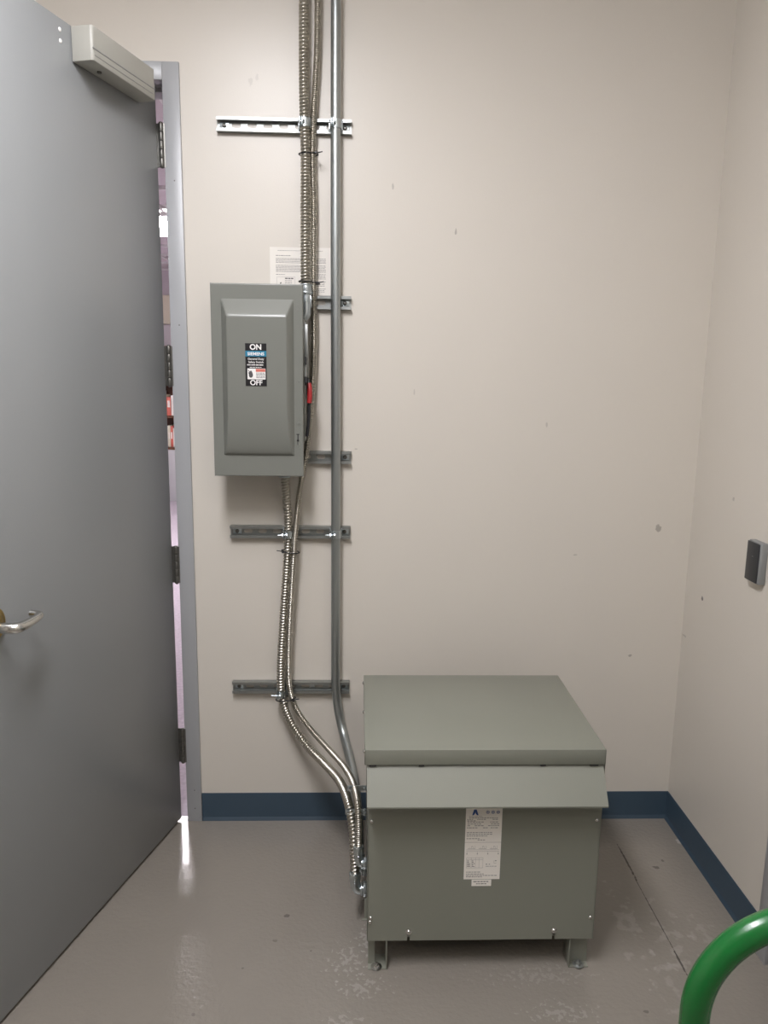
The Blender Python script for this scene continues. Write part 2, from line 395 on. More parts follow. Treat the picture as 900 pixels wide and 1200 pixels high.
for x, y, s in ((-1.62, 4.10, 'over the carpet beyond the door gap'), (-3.45, 2.2, 'added out of view left of the doorway to light the carpet'), (.8, 4.4, 'added out of view at the right to light the carpet')):  # second and third panels are added, unseen, to light the carpet
    troffer(x, y, NH, .56, .95, M['light2'], 'rectangular ceiling light panel '+s, 'ceiling panels of the next room')
# cabinet with a bookcase at the far wall
bc = thing('bookcase', (-2.3, 6.95, 0), 'brown wooden bookcase on a grey base seen through the door gap', 'bookcase')
MB().box(-2.9, -1.75, 6.76, 7.19, 0, .62, .005).build('base_cabinet', M['grey_cab'], bc)
k = MB().box(-2.9, -1.75, 7.16, 7.19, .62, 1.85)
for z in (.62, 1.0, 1.42, 1.83): k.box(-2.9, -1.75, 6.85, 7.16, z, z+.025)
for x in (-2.9, -1.775): k.box(x, x+.025, 6.85, 7.16, .645, 1.83)
k.build('shelf', M['wood'], bc)
bookcol = [M['black'], M['cream'], M['blueprint'], M['redprint'], M['rubber'], M['paper']]
nm = ['black', 'cream', 'navy', 'red', 'charcoal', 'white']
for z, sn in ((.647, 'lower'), (1.027, 'middle')):
    x = -2.44
    for i in range(7):
        w = random.uniform(.025, .05); c = (i*2+int(z*3)) % 6; h = random.uniform(.22, .3)
        bo = thing('book', (x, 6.95, z), '%s binder standing on the %s shelf of the brown bookcase' % (nm[c], sn), 'binder', 'binders in the bookcase')
        MB().box(x, x+w, 6.90, 7.12, z, z+h, .003).build('cover', bookcol[c], bo)
        MB().box(x+.2*w, x+.8*w, 6.8985, 6.9, z+.1, z+.18).build('spine_label', M['paper'], bo)
        x += w+.004
tag(MB().box(-2.9, -1.5, 7.12, 7.19, 2.12, 2.46, .01).build('blind_box', M['cream']), 'cream window blind box high on the far wall beyond the gap', 'blind')

# ------------------------------------------------------------------ ceiling light of this room, plus an added fill light
def batten(x, y, z, m, label):
    t = thing('ceiling_light', (x, y, z), label, 'ceiling light', 'ceiling lights of the electrical room')
    MB().prism([(x+.135*math.cos(a*PI/20), z-.052*math.sin(a*PI/20)) for a in range(21)], 'y', y-.61, y+.61).build('lens', m, t)
    MB().box(x-.14, x+.14, y-.62, y+.62, z+.001, z+.03, .004).build('housing', M['white_metal'], t)
    for q in (-.5, .5): MB().cyl((x, y+q, z+.03), (x, y+q, H), .004, n=10).build('hanger', M['zinc'], t)
batten(-.38, -1.70, 2.88, M['light'], 'long fluorescent ceiling light just left of the transformer')
batten(.60, -3.05, 2.88, M['light_fill'], 'added unseen fill light at the near end of the room')  # fill light added behind the camera to lift door and walls

# ------------------------------------------------------------------ strut channels
SD = .022
def strut(x0, x1, z, label, slots, hz=.0205):
    t = thing('strut_channel', ((x0+x1)/2, 0, z-hz), label, 'strut channel', 'strut channels on the back wall')
    m = MB(); th_ = .0024
    holes = []
    for c in slots:
        r = .0068; hl = .0075; o = []
        for i in range(9): a = -PI/2+PI*i/8; o.append((c+hl+r*math.cos(a), r*math.sin(a)))
        for i in range(9): a = PI/2+PI*i/8; o.append((c-hl+r*math.cos(a), r*math.sin(a)))
        holes.append(o)
    m.flat([(x0, -hz), (x1, -hz), (x1, hz), (x0, hz)], holes, th_, wallframe(0, -th_/2-.0003, z))
    for s in (1, -1):
        m.prism([(-.0005, s*hz+z), (-SD, s*hz+z), (-SD, s*(hz-.0090)+z), (-SD+.0055, s*(hz-.0090)+z), (-SD+.0055, s*(hz-.0068)+z), (-SD+.0024, s*(hz-.0068)+z), (-SD+.0024, s*(hz-.0024)+z), (-.0005, s*(hz-.0024)+z)], 'x', x0, x1)
    m.build('channel', M['galv'], t)
    for x in (x0+.022, x1-.020):
        w = MB().box(x-.014, x+.014, -.0056, -.0031, z-.010, z+.010, .0006); wo = w.build('washer', M['zinc'], t)
        MB().dome((x, -.0056, z), (0, -1, 0), .0068, .0035).box(x-.004, x+.004, -.0094, -.0088, z-.0006, z+.0006).build('screw', M['hinge'], wo)
    return t
def sl(x0, x1):
    out = []; x = x0+.058
    while x < x1-.05: out.append(x); x += .0478
    return out
strut(-.437, -.029, 2.313, 'top steel strut channel near the upper picture edge crossed by two flexible conduits', sl(-.437, -.029))
strut(-.42, -.027, 1.796, 'strut channel running behind the upper half of the disconnect switch', sl(-.42, -.027))
strut(-.42, -.024, 1.306, 'strut channel running behind the lower edge of the disconnect switch', sl(-.42, -.024))
strut(-.423, -.025, 1.0555, 'strut channel just below the disconnect switch', sl(-.423, -.025))
strut(-.427, -.025, .508, 'lowest strut channel beside the transformer lid', sl(-.427, -.025))

# ------------------------------------------------------------------ conduits
EY = -.042; ER = .0152
emt_pts = [(-.0765, EY, 3.0), (-.0765, EY, 2.65), (-.0765, EY, 2.3), (-.0755, EY, 1.8), (-.073, EY, 1.24), (-.0725, EY, .72), (-.0722, EY, .60), (-.071, EY, .53), (-.063, -.046, .445),
           (-.044, -.075, .370), (-.022, -.16, .328), (-.006, -.26, .305), (.001, -.36, .300), (.007, -.43, .275), (.010, -.465, .235), (.011, -.475, .19)]
t = thing('rigid_conduit', (-.073, EY, .19), 'smooth grey steel conduit, rightmost of the three vertical runs on the wall', 'conduit')
MB().sweep(spline(emt_pts, .008), lambda i, d, a: ER, 24).build('pipe', M['emt'], t)

def flex(pts, r, pitch, amp, t, name='armour'):
    per = 8; P = spline(pts, pitch/per); n = 20
    def rad(i, d, a):
        ph = (d/pitch-a/(2*PI)) % 1.
        return r-amp*(1-abs(math.sin(PI*ph))**.8)
    return MB().sweep(P, rad, n).build(name, M['flex'], t, ang=1.2)
def coupling(m, c, d, r, L):
    c = Vector(c); d = Vector(d).normalized()
    m.cyl(c, c+d*L, r, n=24, bev=.001); m.cyl(c+d*L*.75, c+d*L, r*1.18, n=24, bev=.001); m.cyl(c, c+d*L*.18, r*1.12, n=24, bev=.001)

A_pts = [(-.170, -.045, 3.0), (-.170, -.045, 2.65), (-.171, -.046, 2.42), (-.167, -.047, 2.228), (-.168, -.052, 2.032), (-.167, -.07, 1.88), (-.1655, -.078, 1.82)]
t = thing('flexible_conduit', (-.166, -.078, 1.82), 'thick ribbed steel conduit coming down into the top right of the switch', 'conduit', 'flexible conduits')
flex(A_pts, .0155, .0098, .0046, t)
m = MB(); coupling(m, (-.1655, -.078, 1.845), (0, 0, -1), .0175, .03)
P = spline([(-.1655, -.078, 1.818), (-.1655, -.078, 1.78), (-.1665, -.078, 1.757), (-.173, -.078, 1.747), (-.19, -.078, 1.745)], .004)
m.sweep(P, lambda i, d, a: .0160, 20).cyl((-.1785, -.078, 1.745), (-.184, -.078, 1.745), .021, n=8)
m.box(-.153, -.1475, -.086, -.070, 1.775, 1.81, .001).dome((-.1475, -.078, 1.80), (1, 0, 0), .004, .003)
m.build('connector', M['zinc'], t)

B_pts = [(-.129, -.036, 3.0), (-.130, -.036, 2.65), (-.1325, -.034, 2.512), (-.1425, -.034, 2.348), (-.1465, -.034, 2.233), (-.1435, -.034, 2.082), (-.1445, -.036, 1.856), (-.1430, -.036, 1.675), (-.1500, -.036, 1.516),
         (-.1645, -.036, 1.353), (-.1775, -.036, 1.27), (-.188, -.042, 1.213), (-.203, -.059, 1.072), (-.2160, -.060, .898), (-.2290, -.054, .659), (-.2275, -.052, .522), (-.209, -.052, .453), (-.161, -.08, .392), (-.09, -.18, .363),
         (-.034, -.32, .373), (-.006, -.44, .384), (.006, -.53, .37), (.009, -.56, .284), (.009, -.562, .262)]
t = thing('flexible_conduit', (.002, -.56, .2), 'thin ribbed steel conduit running the full wall height down to the transformer side', 'conduit', 'flexible conduits')
flex(B_pts, .0100, .0056, .0029, t)
def elbow(m, x, y, ztop, z, r):
    # drops from ztop, turns into the transformer side at x=.034
    m.cyl((x, y, ztop), (x, y, ztop-.02), r*1.15, n=24, bev=.001)
    P = spline([(x, y, ztop-.01), (x, y, z+.020), (x+.003, y, z+.007), (x+.011, y, z), (.0335, y, z)], .003)
    m.sweep(P, lambda i, d, a: r, 20)
    m.cyl((.0335, y, z), (.024, y, z), r*1.42, n=8, bev=.001); m.cyl((.0225, y, z), (.017, y, z), r*1.25, n=24, bev=.001)
    m.dome((x, y-r, (ztop+z)/2), (0, -1, 0), .004, .003)
m = MB(); elbow(m, .009, -.562, .268, .214, .0125); m.build('connector', M['zinc'], t)

E_pts = [(-.237, -.065, 1.262), (-.235, -.06, 1.22), (-.228, -.05, 1.101), (-.2305, -.048, 1.001), (-.246, -.048, .781), (-.258, -.048, .57), (-.2535, -.05, .484), (-.226, -.055, .402), (-.172, -.09, .335),
         (-.104, -.18, .311), (-.048, -.32, .324), (-.019, -.44, .316), (-.006, -.495, .268), (-.003, -.52, .215), (.000, -.535, .165)]
t = thing('flexible_conduit', (-.008, -.53, .11), 'thick ribbed steel conduit leaving the underside of the switch towards the transformer', 'conduit', 'flexible conduits')
flex(E_pts, .0140, .0098, .0044, t)
m = MB(); coupling(m, (-.236, -.064, 1.262), (0, 0, -1), .0165, .016); m.build('upper_connector', M['zinc'], t)
m = MB(); elbow(m, .000, -.543, .170, .118, .0145); m.build('connector', M['zinc'], t)
# elbow of the rigid conduit
t = [o for o in bpy.data.objects if o.name == 'rigid_conduit'][0]
m = MB(); elbow(m, .011, -.475, .185, .135, .0145); m.build('connector', M['zinc'], t)

# strap pieces holding the bundle beside the transformer
def bundle_strap(y, z, x0, x1, label, plates=True):
    s = thing('conduit_strap', ((x0+x1)/2, y, z), label, 'strap', 'straps beside the transformer')
    MB().box(x0, x1, y-.0015, y+.0015, z-.008, z+.008, .0007).build('plate', M['zinc'], s)
    for x in (x0+.008, x1-.006):
        for dz in (-.0055, .0055) if plates else (0,):
            MB().hexbolt((x, y-.0015, z+dz), (0, -1, 0), .0042, .006).build('bolt', M['zinc'], s)
bundle_strap(-.458, .385, -.026, .033, 'upper zinc strap over the conduits at the left of the transformer hood', False)
bundle_strap(-.462, .312, -.030, .033, 'lower zinc strap with paired bolts at the left of the transformer')

# strut clamps
def clamp(x, y, z, r, label, s=1):
    c = thing('conduit_clamp', (x, y, z-.0125), label, 'clamp', 'strut clamps holding the conduits')
    m = MB(); n = 14; hw = .0125; R0, R1 = r+.0006, r+.0026
    pts = []
    for i in range(n+1):
        a = -PI*.02+PI*1.04*i/n; pts.append((x+R1*math.cos(a), y-R1*math.sin(a)))
    pts = [(x+R1, -SD+.001)]+pts+[(x-R1, -SD+.001), (x-R0, -SD+.001)]
    for i in range(n, -1, -1):
        a = -PI*.02+PI*1.04*i/n; pts.append((x+R0*math.cos(a), y-R0*math.sin(a)))
    pts.append((x+R0, -SD+.001))
    m.prism(pts, 'z', z-hw, z+hw)
    for q in (-1, 1): m.box(x+q*(R1+.001)-.002, x+q*(R1+.001)+.002, -SD-.003, -SD+.004, z-.016, z+.016, .0005)
    # ears pinched with a bolt
    ex = x-s*(R1*.55); ey = y-R1*.80
    m.box(ex-.0042, ex-.0018, ey-.013, ey+.004, z-hw, z+hw, .0005).box(ex+.0018, ex+.0042, ey-.013, ey+.004, z-hw, z+hw, .0005)
    m.build('strap', M['zinc'], c)
    MB().cyl((ex-s*.022, ey-.007, z), (ex+s*.009, ey-.007, z), .0026, n=12).hexbolt((ex+s*.0042, ey-.007, z), (s, 0, 0), .0056, .006).cyl((ex-s*.0042, ey-.007, z), (ex-s*.008, ey-.007, z), .0058, n=6).build('bolt', M['zinc'], c)
clamp(-.1685, -.0465, 2.313, .0155, 'zinc clamp fixing the thick ribbed conduit to the top strut channel')
clamp(-.0765, EY, 2.313, ER, 'zinc clamp fixing the smooth conduit to the top strut channel')
clamp(-.2290, -.049, 1.0555, .0140, 'zinc clamp fixing the thick ribbed conduit to the channel just below the switch')
clamp(-.0730, EY, 1.0555, ER, 'zinc clamp fixing the smooth conduit to the channel just below the switch')
clamp(-.2560, -.0485, .500, .0140, 'zinc clamp fixing the thick ribbed conduit to the lowest strut channel')

# cable ties
def tie(cx, cy, z, a, b, label, rot=0., tail=1):
    c = thing('cable_tie', (cx, cy, z), label, 'cable tie', 'black cable ties round the conduits')
    P = []
    for i in range(49):
        q = 2*PI*i/48; u = a*math.cos(q); v = b*math.sin(q)
        P.append((cx+u, cy+v, z+math.sin(rot)*u))
    m = MB().sweep(P, lambda i, d, q: .0019, 8, False)
    m.build('strap', M['black'], c)
    MB().box(cx+tail*a*.8-.003, cx+tail*a*.8+.004, cy-b*.9-.005, cy-b*.5, z-.003+math.sin(rot)*a*.8*tail, z+.003+math.sin(rot)*a*.8*tail, .0008).sweep([(cx+tail*a*.8, cy-b*.7-.004, z+math.sin(rot)*a*.8*tail), (cx+tail*(a+.004), cy-b*.8, z+.002+math.sin(rot)*a*tail), (cx+tail*(a+.014), cy-b*.8-.002, z+.004+math.sin(rot)*a*tail)], lambda i, d, q: .0016, 6).build('tail', M['black'], c)
tie(-.158, -.044, 2.226, .029, .0215, 'black cable tie round two ribbed conduits just under the top strut channel')
tie(-.156, -.062, 1.851, .032, .033, 'black cable tie round two ribbed conduits just above the switch corner', -.10)
tie(-.221, -.0535, .998, .029, .0215, 'black cable tie round two ribbed conduits below the switch', -.12, -1)
tie(-.241, -.052, .482, .033, .021, 'black cable tie round two ribbed conduits at the lowest strut channel', .10)

# ------------------------------------------------------------------ notice on the wall
t = thing('paper_notice', (-.186, 0, 1.819), 'white printed paper notice taped to the wall behind the switch and conduits', 'notice')
fr = wallframe(0, -.0006, 0)
MB().rect(-.283, -.089, 1.819, 1.9635, fr, th=.0006).build('sheet', M['paper'], t)
ft = wallframe(0, -.0011, 0); m = MB()
m.words(-.258, -.118, 1.9525, .0014, ft)
for v in (1.9370,): m.words(-.264, -.215, v, .0022, ft)
for i in range(4): m.words(-.264, -.108, 1.9285-i*.0042, .0018, ft)
for i in range(6): m.words(-.264, -.108, 1.908-i*.0038, .0016, ft)
for i in range(11): m.words(-.180, -.108, 1.882-i*.0045-(i//4)*.004, .0016, ft)
m.words(-.264, -.236, 1.8800, .0018, ft)
for (a, b, c, d) in ((-.262, -.2614, 1.828, 1.874), (-.205, -.2044, 1.828, 1.874), (-.262, -.2044, 1.8735, 1.8741)): m.rect(a, b, c, d, ft)
for i in range(4): m.words(-.236, -.212, 1.8625-i*.0042, .0016, ft)
m.build('small_print', M['ink_soft'], t)
m = MB(); m.words(-.236, -.208, 1.8675, .0035, ft, wmin=.006)
m.flat([(-.2500, 1.845), (-.2478, 1.851), (-.2496, 1.851), (-.2484, 1.860), (-.2512, 1.852), (-.2492, 1.852)], [], .0002, ft)
m.flat([(-.2515, 1.853), (-.2470, 1.854), (-.2470, 1.8565), (-.2515, 1.8565)], [], .0002, ft)
m.build('bold_print', M['ink'], t)

# ------------------------------------------------------------------ disconnect switch
sx0, sx1, sz0, sz1 = -.4385, -.1675, 1.264, 1.833
bx1 = -.190
t = thing('disconnect_switch', ((sx0+sx1)/2, -.0225, sz0), 'grey wall-mounted safety disconnect switch with ON and OFF label', 'electrical switch')
MB().box(sx0+.004, bx1, -.172, -.0228, sz0+.004, sz1-.003, .002).build('enclosure', M['grey2'], t)
# door: flat rim with rolled edges plus embossed panel
dr = MB()
Z = -.181
ex0, ex1, ez0, ez1 = -.4075, -.1945, 1.3285, 1.789
nx, nz = 64, 110
def hgt(x, z):
    du = min(x-ex0, ex1-x)
    a = (ez1-z)/.050
    top = .029*max(0, min(1, a)); top = top if a < 1 else .029
    zc = (z-ez0)
    R = .19
    bot = .029 if zc >= R else .029*math.sqrt(max(0, 1-((R-zc)/R)**2))
    hh = min(top, bot, max(0, du)*1.55)
    return hh
bm = dr.bm
xs = [ex0+(ex1-ex0)*i/nx for i in range(nx+1)]; zs = [ez0+(ez1-ez0)*j/nz for j in range(nz+1)]
def sm(x, z):
    e = .0022; s_ = 0
    for a in (-e, 0, e):
        for b in (-e, 0, e): s_ += hgt(x+a, z+b)
    return s_/9 if (ex0+.001 < x < ex1-.001 and ez0+.001 < z < ez1-.001) else 0
V = [[bm.verts.new((x, Z-sm(x, z), z)) for z in zs] for x in xs]
for i in range(nx):
    for j in range(nz): bm.faces.new((V[i][j], V[i+1][j], V[i+1][j+1], V[i][j+1]))
def q4(a, b, c, d): bm.faces.new([bm.verts.new(v) for v in (a, b, c, d)])
r0 = .003
X0, X1, Z0, Z1 = sx0+r0, sx1-r0, sz0+r0, sz1-r0
q4((X0, Z, Z0), (X1, Z, Z0), (X1, Z, ez0), (X0, Z, ez0)); q4((X0, Z, ez1), (X1, Z, ez1), (X1, Z, Z1), (X0, Z, Z1))
q4((X0, Z, ez0), (ex0, Z, ez0), (ex0, Z, ez1), (X0, Z, ez1)); q4((ex1, Z, ez0), (X1, Z, ez0), (X1, Z, ez1), (ex1, Z, ez1))
bmesh.ops.recalc_face_normals(bm, faces=bm.faces)
if sum(f.normal.y for f in bm.faces) > 0: bmesh.ops.reverse_faces(bm, faces=bm.faces)
# rolled edges
prof = [(0, 0), (-.0012, .0003), (-.0024, .0012), (-.003, .003), (-.003, .016), (-.0018, .016), (-.0018, .003), (0, .0015)]
dr.prism([(X1-p[0], Z+p[1]) for p in prof], 'z', sz0, sz1); dr.prism([(X0+p[0], Z+p[1]) for p in prof], 'z', sz0, sz1)
dr.prism([(Z+p[1], Z1-p[0]) for p in prof], 'x', sx0+.0004, sx1-.0004); dr.prism([(Z+p[1], Z0+p[0]) for p in prof], 'x', sx0+.0004, sx1-.0004)
door = dr.build('cover_door', M['grey2'], t, ang=.5)
# rivets and latch on the right rim
m = MB()
for z in (1.553, 1.76): MB().cyl((-.1815, Z+.0003, z), (-.1815, Z-.0015, z), .0034, n=16, bev=.0004).build('rivet', M['grey2'], door)
MB().box(-.1835, -.1795, Z-.0012, Z+.0003, 1.766, 1.777, .0005).build('hook_plate', M['grey2'], door)
m.cyl((-.181, Z, 1.427), (-.181, Z-.001, 1.427), .0065, n=20).cyl((-.181, Z, 1.427), (-.181, Z-.002, 1.427), .0045, n=20, bev=.0006)
m.build('rivet', M['grey2'], door)
MB().box(-.1855, -.1825, Z-.0009, Z+.0005, 1.362, 1.394, .0003).box(-.1885, -.1795, Z-.0009, Z+.0005, 1.392, 1.3945, .0002).box(-.1875, -.1805, Z-.0009, Z+.0005, 1.372, 1.377, .0002).build('latch_slot', M['dark'], door)
MB().prism([(-.183, 1.372), (-.179, 1.358), (-.1775, 1.352), (-.1805, 1.356), (-.184, 1.366)], 'y', Z-.003, Z-.0003).build('latch_tab', M['grey2'], door)
# label
lf = wallframe(0, Z-.0296, 0); lw = lambda w: wallframe(0, Z-.0296-w, 0)
lb = MB().rect(-.3345, -.2725, 1.537, 1.6605, lf, th=.0008).build('rating_label', M['blackprint'], door)
lb['label'] = 'black ON and OFF rating label'
# label sub-pieces are folded into meshes of the label level
def lab(m, name, mt):
    o = m.build(name, mt, t); return o
o = lab(MB().rect(-.3343, -.2727, 1.6225, 1.6390, lw(.0005)), 'label_band', M['teal'])
lt = lw(.0008)
m = MB()
m.text('ON', .0218, (-.3038, 1.6427), lt, bold=.0006)
m.text('OFF', .0208, (-.3035, 1.5400), lt, bold=.0005)
m.text('SIEMENS', .0125, (-.3037, 1.6262), lt, bold=.0003, sx=1.05)
m.text('General Duty', .0084, (-.3036, 1.6130), lt, bold=.0001, sx=1.02)
m.text('Safety Switch', .0084, (-.3036, 1.6038), lt, bold=.0001, sx=1.0)
m.words(-.3295, -.278, 1.5970, .0028, lt, wmin=.007, wmax=.012)
m.words(-.322, -.284, 1.5905, .0018, lt)
m.rect(-.3290, -.2760, 1.5565, 1.5880, lw(.0003), th=.0005)
lab(m, 'label_lettering', M['white'])
lab(MB().rect(-.3045, -.2765, 1.5785, 1.5870, lt), 'label_warning_bar', M['redprint'])
m = MB()
for i in range(5): m.words(-.3035, -.278, 1.5745-i*.0034, .0014, lt)
m.flat([(-.3190+.0058*math.cos(a*PI/8)*(1-.25*math.sin(a*PI/8)), 1.5715+.0105*math.sin(a*PI/8)) for a in range(16)], [], .0002, lt)
m.flat([(-.3275, 1.583), (-.3265, 1.5845), (-.3215, 1.578), (-.3225, 1.5765)], [], .0002, lt).flat([(-.3262, 1.5740), (-.3252, 1.5785), (-.3215, 1.5735), (-.3230, 1.5700)], [], .0002, lt)
lab(m, 'label_pictogram', M['ink'])
# operating mechanism on the right side
m = MB()
m.box(-.187, -.164, -.150, -.090, 1.37, 1.735, .001)
mech = m.build('handle_housing', M['grey2'], t)
m = MB().prism([(-.150, 1.725), (-.090, 1.725), (-.090, 1.52), (-.118, 1.50), (-.150, 1.54)], 'x', -.164, -.1605).box(-.1605, -.157, -.098, -.094, 1.50, 1.66, .0005).box(-.164, -.155, -.152, -.149, 1.628, 1.72, .0008)
m.build('side_bracket', M['galv'], mech)
MB().box(-.164, -.1585, -.158, -.1495, 1.602, 1.626).build('bracket_opening', M['dark'], mech)
MB().prism([(-.158, 1.566), (-.150, 1.566), (-.118, 1.53), (-.118, 1.508), (-.158, 1.548)], 'x', -.164, -.158).build('bracket_opening', M['dark'], mech)
m = MB().sweep(spline([(-.158, -.11, 1.56), (-.155, -.120, 1.54), (-.1535, -.125, 1.50), (-.1545, -.128, 1.44), (-.158, -.13, 1.40), (-.162, -.13, 1.375)], .01), lambda i, d, a: .0055, 12)
h = m.build('handle', M['black'], t)
MB().sweep(spline([(-.1545, -.124, 1.545), (-.1515, -.128, 1.53), (-.1510, -.130, 1.505), (-.153, -.131, 1.482)], .006), lambda i, d, a: .0078, 14).build('handle_grip', M['red'], h)
h['label'] = 'black lever with red grip'

# ------------------------------------------------------------------ card reader
t = thing('card_reader', (XR, -.457, 1.014), 'small black card reader with grey bezel on the right wall', 'card reader')
cr = MB(); 
cr.prism([(XR-.0005, -.423), (XR-.0005, -.4935), (XR-.016, -.4935), (XR-.021, -.489), (XR-.021, -.4275), (XR-.016, -.423)], 'z', 1.015, 1.131, bev=.0012)
cr.build('bezel', M['reader_side'], t)
MB().box(XR-.0245, XR-.0205, -.4885, -.4245, 1.0175, 1.1285, .0015).build('face_plate', M['reader'], t)
MB().box(XR-.0250, XR-.0243, -.462, -.455, 1.088, 1.0895).build('status_light', M['reader_side'], t)

# ------------------------------------------------------------------ transformer
G = M['grey']
t = thing('transformer', (.335, -.475, 0), 'large grey steel transformer cabinet standing on the floor on short legs', 'transformer')
bx0, bx1_, by0, by1, bz0, bz1 = .034, .641, -.712, -.245, .090, .628
MB().box(bx0, bx1_, by0+.004, by1, bz0+.004, bz1, .002).build('enclosure', G, t)
# front panel with two open slots at its lower edge
def slot(xc): return [(xc-.0035, bz0-.001), (xc-.0035, bz0+.026), (xc-.0025, bz0+.029), (xc+.0025, bz0+.029), (xc+.0035, bz0+.026), (xc+.0035, bz0-.001)]
out = [(bx0, bz0), (.1405, bz0)]+slot(.144)[1:5]+[(.1475, bz0), (.5305, bz0)]+slot(.534)[1:5]+[(.5375, bz0), (bx1_, bz0), (bx1_, .602), (bx0, .602)]
m = MB().flat(out, [], .004, wallframe(0, by0, 0)); m.box(bx0-.001, bx0+.001, by0-.002, by0+.03, bz0, .602).box(bx1_-.001, bx1_+.001, by0-.002, by0+.03, bz0, .602)
fp = m.build('front_panel', G, t)
# lid
lx0, lx1, ly0, ly1, lz1 = .0225, .6400, -.722, -.234, .6425
lid = MB().box(lx0, lx1, ly0, ly1, lz1-.0025, lz1, .0012).box(lx0, lx1, ly0, ly0+.0025, .6015, lz1-.001, .0008).box(lx0, lx0+.0025, ly0, ly1, .6015, lz1-.001, .0008).box(lx1-.0025, lx1, ly0, ly1, .6015, lz1-.001, .0008).box(lx0, lx1, ly1-.0025, ly1, .6015, lz1-.001).build('lid', G, t)
for y in (-.262, -.47, -.70): MB().dome((lx0, y, .628), (-1, 0, 0), .006, .0045).build('lid_screw', M['satin'], lid)
for a, b in ((.034, .052), (.160, .174), (.472, .486), (.60, .622)): MB().box(a, b, -.7215, -.714, .5975, .6015).build('lid_gap_shade', M['dark'], lid)  # black blocks standing in for the dark gaps under the lid
# sloping hood with closed ends and a folded lower lip
hy, hz0 = -.775, .5165
hd = MB()
hd.prism([(-.7142, .5975), (hy, hz0), (hy, hz0-.004), (hy+.012, hz0-.004), (hy+.012, hz0-.0025), (hy+.0035, hz0-.0025), (-.7142, .593)], 'x', .0285, .6365)
for x in (.0285, .6350): hd.prism([(-.7142, .5965), (hy+.001, hz0), (-.7142, hz0)], 'x', x, x+.0015)
hd.build('hood', G, t)
# screws of the front panel
for x, z in ((.042, .440), (.0425, .159), (.041, .147), (.630, .440), (.631, .154)): MB().dome((x, by0-.002, z), (0, -1, 0), .0055, .004).build('panel_screw', M['satin'], fp)
for x in (.144, .534):
    MB().cyl((x, by0-.002, .117), (x, by0-.0032, .117), .0085, n=20).dome((x, by0-.0032, .117), (0, -1, 0), .0062, .005).build('slot_screw', M['satin'], fp)
# small lug at the left edge
MB().box(.026, .034, -.700, -.698, .145, .205).box(.020, .034, -.705, -.700, .1445, .1465).build('side_lug', G, t)
# legs
for sx_, xv, xo in ((1, .0865, .037), (-1, .5815, .635)):
    for yf, sgn in ((-.712, 1), (-.262, -1)):
        lg = MB(); a, b = min(xv, xo), max(xv, xo)
        y0_, y1_ = (yf, yf+.055) if sgn == 1 else (yf-.055, yf)
        lg.box(xv-.0013, xv+.0013, y0_, y1_, 0, .0935, .0004)                 # upright web
        lg.box(a, b, y0_, y1_, 0.0003, .003, .0005)                             # foot flange
        lg.box(a, b, y0_+.004, y1_, .0905, .0935)                             # top flange
        yb = y0_+.020 if sgn == 1 else y1_-.022
        lg.box(a, (a+.018) if sx_ == 1 else b, yb, yb+.0025, .003, .0905)                      # rear gusset
        o = lg.build('leg', G, t)
        xc = (a+b)/2+(-.002 if sx_ == 1 else .001); yy = y0_+.007 if sgn == 1 else y1_-.007
        f_ = MB().cyl((xc, yy, .003), (xc, yy, .0048), .0150, n=24, bev=.0005).cyl((xc, yy, .0048), (xc, yy, .012), .0085, n=6, bev=.0008).cyl((xc, yy, .012), (xc, yy, .017), .004, n=14, bev=.0006)
        f_.build('anchor_bolt', M['satin'] if sx_ == 1 else M['galv'], o)
# nameplate
NPY = by0-.0023
nf = lambda w: wallframe(0, NPY-w, 0)
np_ = MB().rect(.2860, .3810, .2715, .5000, nf(.0003), th=.0006).build('nameplate', M['paper'], fp)
np_['label'] = 'white printed nameplate with a blue logo'
u0, u1 = .2860, .3810
m = MB(); n8 = nf(.0007)
for v, segs in ((.4478, [(.295, .371)]), (.4435, [(.290, .306), (.316, .342), (.356, .370)]), (.4395, [(.290, .312)]), (.4360, [(.291, .334), (.350, .374)]), (.4305, [(.291, .330), (.352, .374)]),
                (.4255, [(.291, .302), (.310, .336), (.345, .374)]), (.4195, [(.290, .322), (.332, .344), (.352, .375)]), (.4060, [(.290, .356)]), (.4010, [(.290, .358)]), (.3960, [(.290, .348)]),
                (.3885, [(.290, .324)]), (.3845, [(.319, .343)]), (.2915, [(.292, .330)]), (.2860, [(.292, .342)]), (.2815, [(.292, .376)]), (.2775, [(.292, .334)])):
    for a, b in segs: m.words(a, b, v, .0020, n8, wmin=.003, wmax=.008)
m.text('ACME ELECTRIC', .0048, (.2945, .4515), n8, 'LEFT')
# winding diagrams
for k in range(3):
    a = .294+k*.029
    m.rect(a, a+.020, .3600, .3607, n8)
    for j in range(4):
        m.rect(a+.004+j*.005, a+.0045+j*.005, .3600, .3650+.0016*j, n8)
    m.rect(a+.010, a+.012, .366, .368, n8)
m.rect(.290, .376, .3570, .3576, n8).rect(.290, .376, .3525, .3530, n8)
for k in range(4): m.rect(.291+k*.0275, .2935+k*.0275, .3440, .3470, n8).rect(.292+k*.0275, .2925+k*.0275, .347, .3525, n8)
# table
for v in (.3340, .3285, .3045): m.rect(.2915, .3350, v, v+.0006, n8)
for u in (.2915, .3040, .3155, .3250, .3350): m.rect(u, u+.0005, .3045, .3345, n8)
for j in range(5): m.words(.2935, .3020, .324-j*.004, .0022, n8).words(.306, .314, .324-j*.004, .0022, n8)
m.words(.343, .375, .3085, .0014, n8).rect(.343, .347, .314, .3165, n8).rect(.351, .354, .314, .3165, n8).rect(.364, .3645, .318, .326, n8).rect(.364, .371, .318, .3185, n8).rect(.3665, .371, .324, .3265, n8)
m.rect(u0, u1, .3785, .3791, n8)
m.build('nameplate_print', M['ink_soft'], fp)
